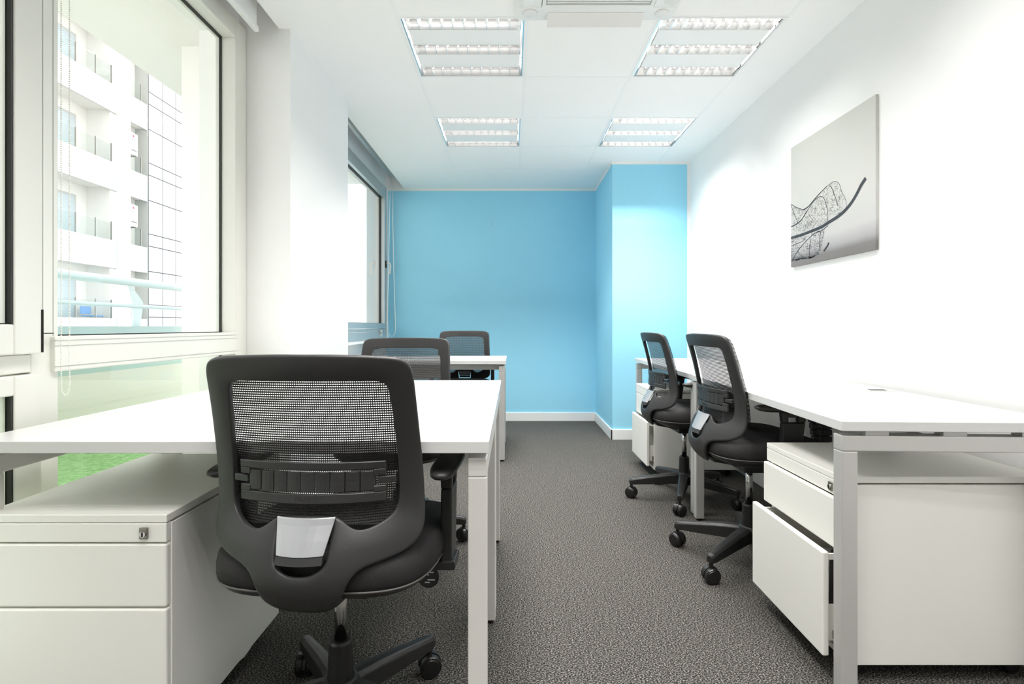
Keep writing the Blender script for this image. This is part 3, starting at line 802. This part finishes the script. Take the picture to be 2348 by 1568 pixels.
def make_chair():
    t = thing('office_chair', 'x', 'office chair', (0, 0, 0), 0, 'black mesh-back office chairs')
    f = part('back_frame', back_frame_bm(), 'frame', t, smooth=True)
    s = f.modifiers.new('solid', 'SOLIDIFY'); s.thickness = 0.016; s.offset = 0.0
    s = f.modifiers.new('sub', 'SUBSURF'); s.levels = 1; s.render_levels = 2
    part('mesh_panel', mesh_bm(), 'mesh', t, smooth=True)
    # lumbar support
    bm = N()
    patch(bm, -0.154, 0.154, 0.691, 0.707, -0.008, 0.007, 14, 1); patch(bm, -0.154, 0.154, 0.624, 0.643, -0.008, 0.007, 14, 1)
    for sx in (-1, 1):
        a, b = sorted((sx * 0.130, sx * 0.154)); patch(bm, a, b, 0.678, 0.691, -0.008, 0.007, 2, 1); patch(bm, a, b, 0.643, 0.656, -0.008, 0.007, 2, 1)
        a, b = sorted((sx * 0.137, sx * 0.172)); patch(bm, a, b, 0.660, 0.674, -0.006, 0.007, 3, 1)
    lb = part('lumbar_support', fix(bm), 'frame', t, bevel=0.0012, seg=1)
    bm = N()
    for k in range(9):
        x = -0.133 + k * 0.0296; patch(bm, x + 0.0006, x + 0.0285, 0.6465, 0.6875, -0.008, 0.005, 3, 2, bow=0.0015)
    part('lumbar_slats', fix(bm), 'frame', lb, bevel=0.001, seg=1)
    bm = text_bm('MARATTI', 0.0125, 0.0005)
    for v in bm.verts:
        q = surf(v.co.x, 0.6335 + v.co.y, -0.0152 - v.co.z); v.co = q
    part('lettering', bm, 'frame', lb)
    # silver plate
    bm = patch(N(), -0.0475, 0.0475, 0.534, 0.600, -0.011, 0.004, 8, 5, xt=1.27, bow=0.006)
    part('silver_plate', fix(bm), 'silver', t, smooth=False, bevel=0.0015, label='silver plate low on the backrest')
    bm = patch(N(), -0.047, 0.047, 0.519, 0.533, -0.006, 0.01, 8, 1, bow=0.004)
    part('plate_lip', fix(bm), 'frame', t)
    # seat
    bm = N(); a, b = -0.205, 0.275
    R_ = [(0.93, .020, 0.447), (0.985, .004, 0.452), (1.0, 0, 0.462), (1.0, 0, 0.480), (0.99, .004, 0.497), (0.955, .016, 0.510), (0.88, .035, 0.518), (0.7, .08, 0.521), (0.35, .17, 0.521)]
    loft(bm, [superring(bm, 0.25 * q, a + i, b - i, z, sag=0.022) for q, i, z in R_])
    part('seat', fix(bm), 'fabric', t, smooth=True)
    bm = N(); ring = []
    for i in range(49):
        an = 2 * math.pi * i / 48; c_, s_ = math.cos(an), math.sin(an); hy = (b - a) / 2; cy = (a + b) / 2
        x = 0.247 * math.copysign(abs(c_) ** .5, c_); y = cy + (hy - 0.002) * math.copysign(abs(s_) ** .5, s_)
        x *= 1 - 0.06 * max(0, (cy - y) / hy)
        ring.append((x, y, 0.4505 - 0.022 * max(0, (y - cy) / hy) ** 3))
    tube(bm, ring, 0.0022, 6); part('piping', bm, 'piping', t, smooth=True)
    bm = N(); loft(bm, [superring(bm, 0.20, -0.15, 0.21, 0.415), superring(bm, 0.235, -0.195, 0.262, 0.436, sag=0.02), superring(bm, 0.242, -0.20, 0.268, 0.449, sag=0.022)])
    part('seat_pan', fix(bm), 'blackp', t, smooth=True)
    bm = N(); box(bm, -0.085, 0.085, -0.06, 0.15, 0.365, 0.42)
    prism(bm, [(-0.19, 0.428), (-0.17, 0.404), (-0.12, 0.395), (-0.05, 0.38), (-0.05, 0.43)], 'x', -0.055, 0.055)
    part('tilt_mechanism', fix(bm), 'blackp', t, bevel=0.006)
    bm = tube(N(), [(0.06, 0.02, 0.395), (0.17, 0.02, 0.395), (0.20, 0.02, 0.39)], 0.005, 8)
    lv = part('lever', bm, 'blackp', t, smooth=True)
    bm = N(); lathe(bm, [(0.004, -0.004), (0.026, -0.004), (0.026, 0.004), (0.004, 0.004)], (0.207, 0.02, 0.384), 'y', 20)
    pd = part('paddle', fix(bm), 'blackp', lv, bevel=0.001)
    bm = N()
    for x, z, w_, h_ in ((0.245, 0.384, 0.026, 0.0025), (0.240, 0.378, 0.014, 0.002), (0.252, 0.366, 0.018, 0.0025), (0.243, 0.360, 0.012, 0.002), (0.234, 0.372, 0.003, 0.008)):
        box(bm, x - 0.038 - w_ / 2, x - 0.038 + w_ / 2, 0.0152, 0.0165, z + 0.011, z + 0.011 + h_)
    part('arrow_mark', bm, 'txtw', pd)
    # arms
    for sx in (-1, 1):
        X = sx * 0.253
        bm = N()
        o2 = 0.0135
        prism(bm, [(-0.005, 0.418), (0.06, 0.412), (0.085, 0.60), (0.0, 0.60)], 'x', X - o2, X + o2)
        prism(bm, [(0.0, 0.60), (0.022, 0.60), (0.022, 0.641), (-0.004, 0.641)], 'x', X - o2, X + o2)
        prism(bm, [(0.060, 0.60), (0.085, 0.60), (0.092, 0.641), (0.060, 0.641)], 'x', X - o2, X + o2)
        prism(bm, [(0.022, 0.62), (0.060, 0.62), (0.060, 0.641), (0.022, 0.641)], 'x', X - o2, X + o2)
        box(bm, min(X - sx * 0.1, X + sx * 0.022), max(X - sx * 0.1, X + sx * 0.022), -0.01, 0.065, 0.412, 0.434)
        p_ = part('arm_post', fix(bm), 'blackp', t, bevel=0.004)
        bm = N(); rings = []
        for (hx, ya, yb, z) in ((0.018, -0.055, 0.135, 0.640), (0.026, -0.085, 0.160, 0.645), (0.032, -0.100, 0.170, 0.653), (0.032, -0.098, 0.168, 0.660), (0.027, -0.09, 0.16, 0.664)):
            rr_ = superring(bm, hx, ya, yb, z, 28, 3.2)
            for v in rr_: v.co.x += X
            rings.append(rr_)
        loft(bm, rings); part('arm_pad', fix(bm), 'frame', p_, smooth=True)
    # column
    part('gas_column', cyl(N(), (0, 0, 0.235), (0, 0, 0.42), 0.0145, n=28), 'chrome', t, smooth=True, label='chrome gas column')
    bm = N(); lathe(bm, [(0.031, 0.145), (0.029, 0.18), (0.0275, 0.236), (0.024, 0.242)], n=28)
    part('column_sleeve', fix(bm), 'rubber', t, smooth=False)
    # base with casters
    bm = N(); lathe(bm, [(0.040, 0.085), (0.044, 0.105), (0.044, 0.142), (0.036, 0.154)], n=30)
    for k in range(5):
        an = R(-90 + 72 * k); M_ = Matrix.Rotation(an, 4, 'Z')
        secs = [(0.03, 0.027, 0.090, 0.150), (0.10, 0.025, 0.088, 0.143), (0.20, 0.021, 0.082, 0.128), (0.295, 0.017, 0.078, 0.112), (0.310, 0.012, 0.080, 0.106)]
        prev = None
        for (r, hw, zb, zt) in secs:
            cs = [(r, -hw, zb), (r, -hw * 0.98, zt - 0.010), (r, -hw * 0.6, zt - 0.001), (r, 0, zt), (r, hw * 0.6, zt - 0.001), (r, hw * 0.98, zt - 0.010), (r, hw, zb)]
            cur = [bm.verts.new(M_ @ Vector(p)) for p in cs]
            if prev:
                for i in range(7): j = (i + 1) % 7; bm.faces.new((prev[i], prev[j], cur[j], cur[i]))
            else: bm.faces.new(cur[::-1])
            prev = cur
        bm.faces.new(prev)
    base = part('base', fix(bm), 'blackp', t, bevel=0.002, seg=1)
    tw = [150, 35, 110, 10, 75]
    for k in range(5):
        an = R(-90 + 72 * k); cx, cy = 0.298 * math.cos(an), 0.298 * math.sin(an); a2 = R(tw[k]); M_ = Matrix.Translation((cx, cy, 0)) @ Matrix.Rotation(a2, 4, 'Z')
        bm = N()
        for s in (-1, 1):
            lathe(bm, [(0.006, s * 0.004), (0.028, s * 0.004), (0.0305, s * 0.007), (0.0305, s * 0.021), (0.0275, s * 0.025), (0.024, s * 0.0245), (0.022, s * 0.0265), (0.002, s * 0.027)], (0, 0, 0.0305), 'x', 22)
        fix(bm); bm.transform(M_)
        cs = part('caster', bm, 'rubber', base, smooth=False)
        bm = N(); seg = []
        for i in range(9):
            q = math.pi * (0.02 + 0.96 * i / 8); seg.append((0.033 * math.cos(q), 0.0305 + 0.033 * math.sin(q)))
        inner = [(p[0] * 0.9, 0.0305 + (p[1] - 0.0305) * 0.9) for p in seg[::-1]]
        prism(bm, seg + inner, 'x', -0.0035, 0.0035)
        cyl(bm, (0, 0.0, 0.058), (0, 0.0, 0.085), 0.008, n=12)
        fix(bm); bm.transform(M_)
        part('caster_hood', bm, 'blackp', cs)
    return t
chair = make_chair()
def place(c, x, y, rz, base_rz, label, up=0.0):
    c.location = (x, y, 0); c.rotation_euler = (0, 0, R(rz)); c['label'] = label
    for ch in c.children:
        if not ch.name.startswith(('base', 'gas_column', 'column_sleeve')): ch.location.z = up
        if ch.name.startswith('base'): ch.rotation_euler = (0, 0, R(base_rz - rz))
place(chair, -0.408, 1.284, -2.5, 0, 'large black mesh-back chair in the foreground left, seen from behind')
spots = [(0.995, 2.262, -88, 21.5, 'black office chair at the near right desk, seen from its side', 0.026),
         (0.985, 3.085, -88, -22, 'black office chair at the far right desk before the blue column', 0.022),
         (-0.520, 2.47, 180, 20, 'black mesh chair facing the camera behind the front left desk'),
         (-0.413, 4.50, 180, 30, 'small looking chair farthest back against the blue wall, behind white desk', 0.018)]
for s in spots:
    c = copy_tree(chair); place(c, *s)

# ------------------------------------------------------------ small things indoors
t = tag(obj('power_cable', tube(N(), [(-1.0, 1.80, 0.004), (-0.90, 1.76, 0.004), (-0.83, 1.70, 0.004), (-0.80, 1.645, 0.005), (-0.797, 1.60, 0.005), (-0.812, 1.555, 0.004), (-0.87, 1.50, 0.004), (-0.95, 1.47, 0.004)], 0.0035, 8), 'cable', smooth=True),
        'white cable looping on the carpet under the front left pedestal', 'cable')
t = thing('wall_socket', 'small white wall socket low on the wall beneath the right desk', 'socket', (XR - 0.014, 3.42, 0.10))
part('plate', B(-0.012, 0.014, -0.06, 0.06, 0, 0.075), 'trim', t, bevel=0.004)
bm = N()
for y in (-0.03, 0.03): cyl(bm, (-0.0125, y, 0.038), (-0.0118, y, 0.038), 0.018)
part('socket_holes', bm, 'dark', t)
t = tag(obj('wall_screw', cyl(N(), (-0.208, YF - 0.008, 2.048), (-0.208, YF, 2.048), 0.008, n=12), 'parapet'), 'tiny screw fixing high on the blue far wall', 'screw')
def cable_spine(x, y, lab, ph):
    t = thing('cable_spine', lab, 'cable chain', (x, y, 0), 0, 'segmented cable spines under the right desk')
    bm = N(); n = 22
    for k in range(n):
        z = 0.02 + k * 0.029; dx = 0.03 * math.sin(z * 5 + ph)
        box(bm, dx - 0.022, dx + 0.022, -0.016, 0.016, z, z + 0.026)
    part('segments_', bm, 'blackp', t, bevel=0.004)
    part('end_plate', B(-0.05, 0.05, -0.045, 0.045, 0, 0.02), 'blackp', t, bevel=0.003)
    part('inner_cable', tube(N(), [(0.03 * math.sin((0.02 + k * 0.07) * 5 + ph), 0, 0.01 + k * 0.0715) for k in range(10)], 0.006, 6), 'rubber', t)
cable_spine(1.39, 2.48, 'black segmented cable spine behind the near pedestal, left one', 0.4)
cable_spine(1.39, 2.34, 'black segmented cable spine behind the near pedestal, right one', 2.2)

# ------------------------------------------------------------ outside: balcony
bm = N()
box(bm, -3.45, -3.28, -1.0, 9.0, -0.5, 0.62)
struct('wall_parapet', bm, 'parapet_in')
struct('trim_5', B(-3.45, -3.28, -1.0, 9.0, 0.62, 0.985), 'parapet')
struct('floor_balcony', B(-3.28, XO, -1.0, 9.0, -0.3, -0.02), 'soffit')
tag(obj('artificial_turf', B(-3.275, -2.35, -0.9, 6.0, -0.02, 0.06), 'turf'), 'bright green artificial turf on the balcony floor outside', 'artificial grass', kind='stuff')
bm = N()
box(bm, -2.47, XO, -1.0, 6.2, 2.70, 2.95)
box(bm, -1.93, XO, -1.0, 6.2, 2.62, 2.70)
struct('ceiling_balcony', bm, 'soffit')
bm = N(); box(bm, -1.93, XO, 3.15, 3.65, -0.02, 2.70)
struct('wall_balcony_pier', bm, 'soffit')
bm = N(); box(bm, -3.28, XO, 8.8, 9.0, -0.02, 4.5)
struct('wall_balcony_end', bm, 'soffit')
t = thing('balcony_railing', 'pale grey tubular steel railing on the balcony parapet outside', 'railing', (0, 0, 0))
part('handrail', cyl(N(), (-3.36, -1.0, 1.375), (-3.36, 9.0, 1.375), 0.036, n=24), 'rail', t, smooth=True)
part('lower_rail', cyl(N(), (-3.36, -1.0, 1.165), (-3.36, 9.0, 1.165), 0.017, n=16), 'rail', t, smooth=True)
def rail_post(y):
    pl = [(0.0, 1.345), (0.03, 1.345), (0.17, 1.215), (0.185, 1.19), (0.14, 0.985), (0.04, 0.985), (0.06, 1.19)]
    part('post', prism(N(), [(y + a, b) for a, b in pl], 'x', -3.366, -3.354), 'rail', t)
rail_post(4.72); rail_post(2.6); rail_post(6.9); rail_post(0.5)

# ------------------------------------------------------------ outside: building across
t = thing('apartment_building', 'white apartment building across the street seen through the left window', 'building', (0, 0, 0))
FX = -15.5; YA, Y1, Y2, Y3, YE = 8.0, 21.2, 21.55, 22.97, 34.0
bt = [1.30 + 3.03 * k for k in range(-2, 6)]
bm = N()
box(bm, FX - 8, FX - 1.0, YA, Y2, -7, 19); box(bm, FX - 8, FX - 0.55, Y2, Y3, -7, 19); box(bm, FX - 8, FX - 0.12, Y3, YE, -7, 19)
for z in bt: box(bm, FX - 1.0, FX - 0.05, YA, Y2, z - 1.0, z - 0.35); box(bm, FX - 0.55, FX - 0.05, Y2, Y3, z - 1.0, z - 0.35)
box(bm, FX - 1.0, FX - 0.1, 20.9, Y1 + 0.05, -7, 19)
part('wall', bm, 'extwall', t)
bm = N(); box(bm, FX - 0.55, FX - 0.02, Y3 - 0.03, Y3, -7, 19); part('reveal', bm, 'extgrey', t)
bm = N(); box(bm, FX - 0.9, FX + 0.25, Y1, Y2, -7, 19); part('column', bm, 'extcol', t)
for z in bt: part('balcony_front', B(FX - 0.06, FX, YA, Y3 - 0.03, z - 1.08, z), 'extpanel', t)
bm = N()                                                          # facade panels with open joints
ys = [Y3 + 0.02 + 0.93 * k for k in range(13)]
zs = []
for k in range(-3, 6):
    b0 = 3.33 + 3.03 * k; zs += [b0, b0 + 1.08, b0 + 1.60]
zs.sort()
for a, b in zip(ys, ys[1:]):
    for c, d in zip(zs, zs[1:]): box(bm, FX - 0.05, FX, a + 0.018, b - 0.018, c + 0.018, d - 0.018)
part('facade_panels', bm, 'extpanel', t)
part('joint_backing', B(FX - 0.12, FX - 0.012, Y3, YE, -7, 19), 'joint', t)
for z in bt[1:]:
    for i in range(7):
        y = 20.37 - i * 3.2
        if y < 10: continue
        if i % 2 == 0:
            wd = part('window', B(FX - 1.005, FX - 0.97, y - 1.5, y, z - 0.35, z + 1.62), 'extgrey', t)
            part('pane', B(FX - 0.975, FX - 0.955, y - 1.4, y - 0.1, z - 0.3, z + 1.52), 'extwin', wd)
    bm = N()
    for a, b in ((20.12, 20.88), (19.2, 20.08), (18.2, 19.16), (17.2, 18.16), (21.6, 22.55)): box(bm, FX - 0.04, FX - 0.025, a, b, z - 0.02, z + 0.66)
    gl = part('balustrade_panes', bm, 'glass_bal', t)
    bm = N()
    for a in (20.10, 19.18, 18.18, 20.89, 22.56): box(bm, FX - 0.05, FX - 0.01, a - 0.015, a + 0.015, z - 0.05, z + 0.72)
    part('balustrade_posts', bm, 'nickel', gl)
def ac_unit(z, lab):
    t = thing('outdoor_air_conditioner', lab, 'air conditioner', (FX - 0.55, 22.05, z), 0, 'outdoor air conditioner units on the building across')
    part('casing', B(0.12, 0.46, -0.42, 0.42, 0, 0.90), 'ac', t, bevel=0.02)
    for k in (0.24, 0.66):
        bm = N(); lathe(bm, [(0.17, 0.0), (0.19, 0.02), (0.16, 0.02), (0.02, 0.012)], (0.455, -0.15, k), 'x', 24)
        part('fan_grille', fix(bm), 'extgrey', t)
    bm = N()
    for y in (-0.3, 0.3): prism(bm, [(0.0, -0.30), (0.03, -0.30), (0.03, -0.06), (0.46, -0.04), (0.46, 0.0), (0.0, 0.0)], 'y', y - 0.02, y + 0.02)
    part('brackets', fix(bm), 'nickel', t)
    part('pipe', tube(N(), [(0.30, 0.42, 0.7), (0.28, 0.50, 0.6), (0.27, 0.55, 0.4), (0.27, 0.50, 0.2), (0.27, 0.42, 0.15)], 0.022, 8), 'nickel', t, smooth=True)
    bm = N(); lathe(bm, [(0.045, 0.0), (0.045, 0.006)], (0.46, 0.15, 0.76), 'x', 24)
    part('round_badge', fix(bm), 'red', t)
    bm = text_bm('LG', 0.13, 0.003); bm.transform(Matrix.Translation((0.465, 0.15, 0.62)) @ Matrix.Rotation(R(90), 4, 'Z') @ Matrix.Rotation(R(90), 4, 'X'))
    part('lettering', bm, 'txt', t)
    bm = N()
    for b in ((0.05, 0.33, 0.13, 0.14), (0.05, 0.33, 0.21, 0.22), (0.05, 0.06, 0.14, 0.21), (0.32, 0.33, 0.14, 0.21)): box(bm, 0.459, 0.465, b[0], b[1], b[2], b[3])
    bt_ = text_bm('INVERTER', 0.055, 0.003); bt_.transform(Matrix.Translation((0.465, 0.19, 0.175)) @ Matrix.Rotation(R(90), 4, 'Z') @ Matrix.Rotation(R(90), 4, 'X'))
    me = bpy.data.meshes.new('tmp'); bt_.to_mesh(me); bt_.free(); bm.from_mesh(me); bpy.data.meshes.remove(me)
    part('label', bm, 'joint', t)
ac_unit(8.05, 'upper white outdoor air conditioner unit on the building across')
ac_unit(5.10, 'lower white outdoor air conditioner unit on the building across')
t = thing('patio_chair', 'blue patio chair on the lowest balcony of the building across', 'chair', (FX - 0.42, 20.45, 0.95))
part('seat', B(-0.25, 0.25, -0.25, 0.25, 0.40, 0.46), 'bluechair', t, bevel=0.02)
part('backrest', B(-0.28, -0.24, -0.25, 0.25, 0.50, 0.80), 'bluechair', t, bevel=0.04)
for x in (-0.22, 0.22):
    for y in (-0.22, 0.22): part('leg', cyl(N(), (x, y, 0), (x, y, 0.41), 0.015), 'nickel', t)
struct('ground', B(-60, 20, -30, 70, -7.2, -7.0), 'ground')
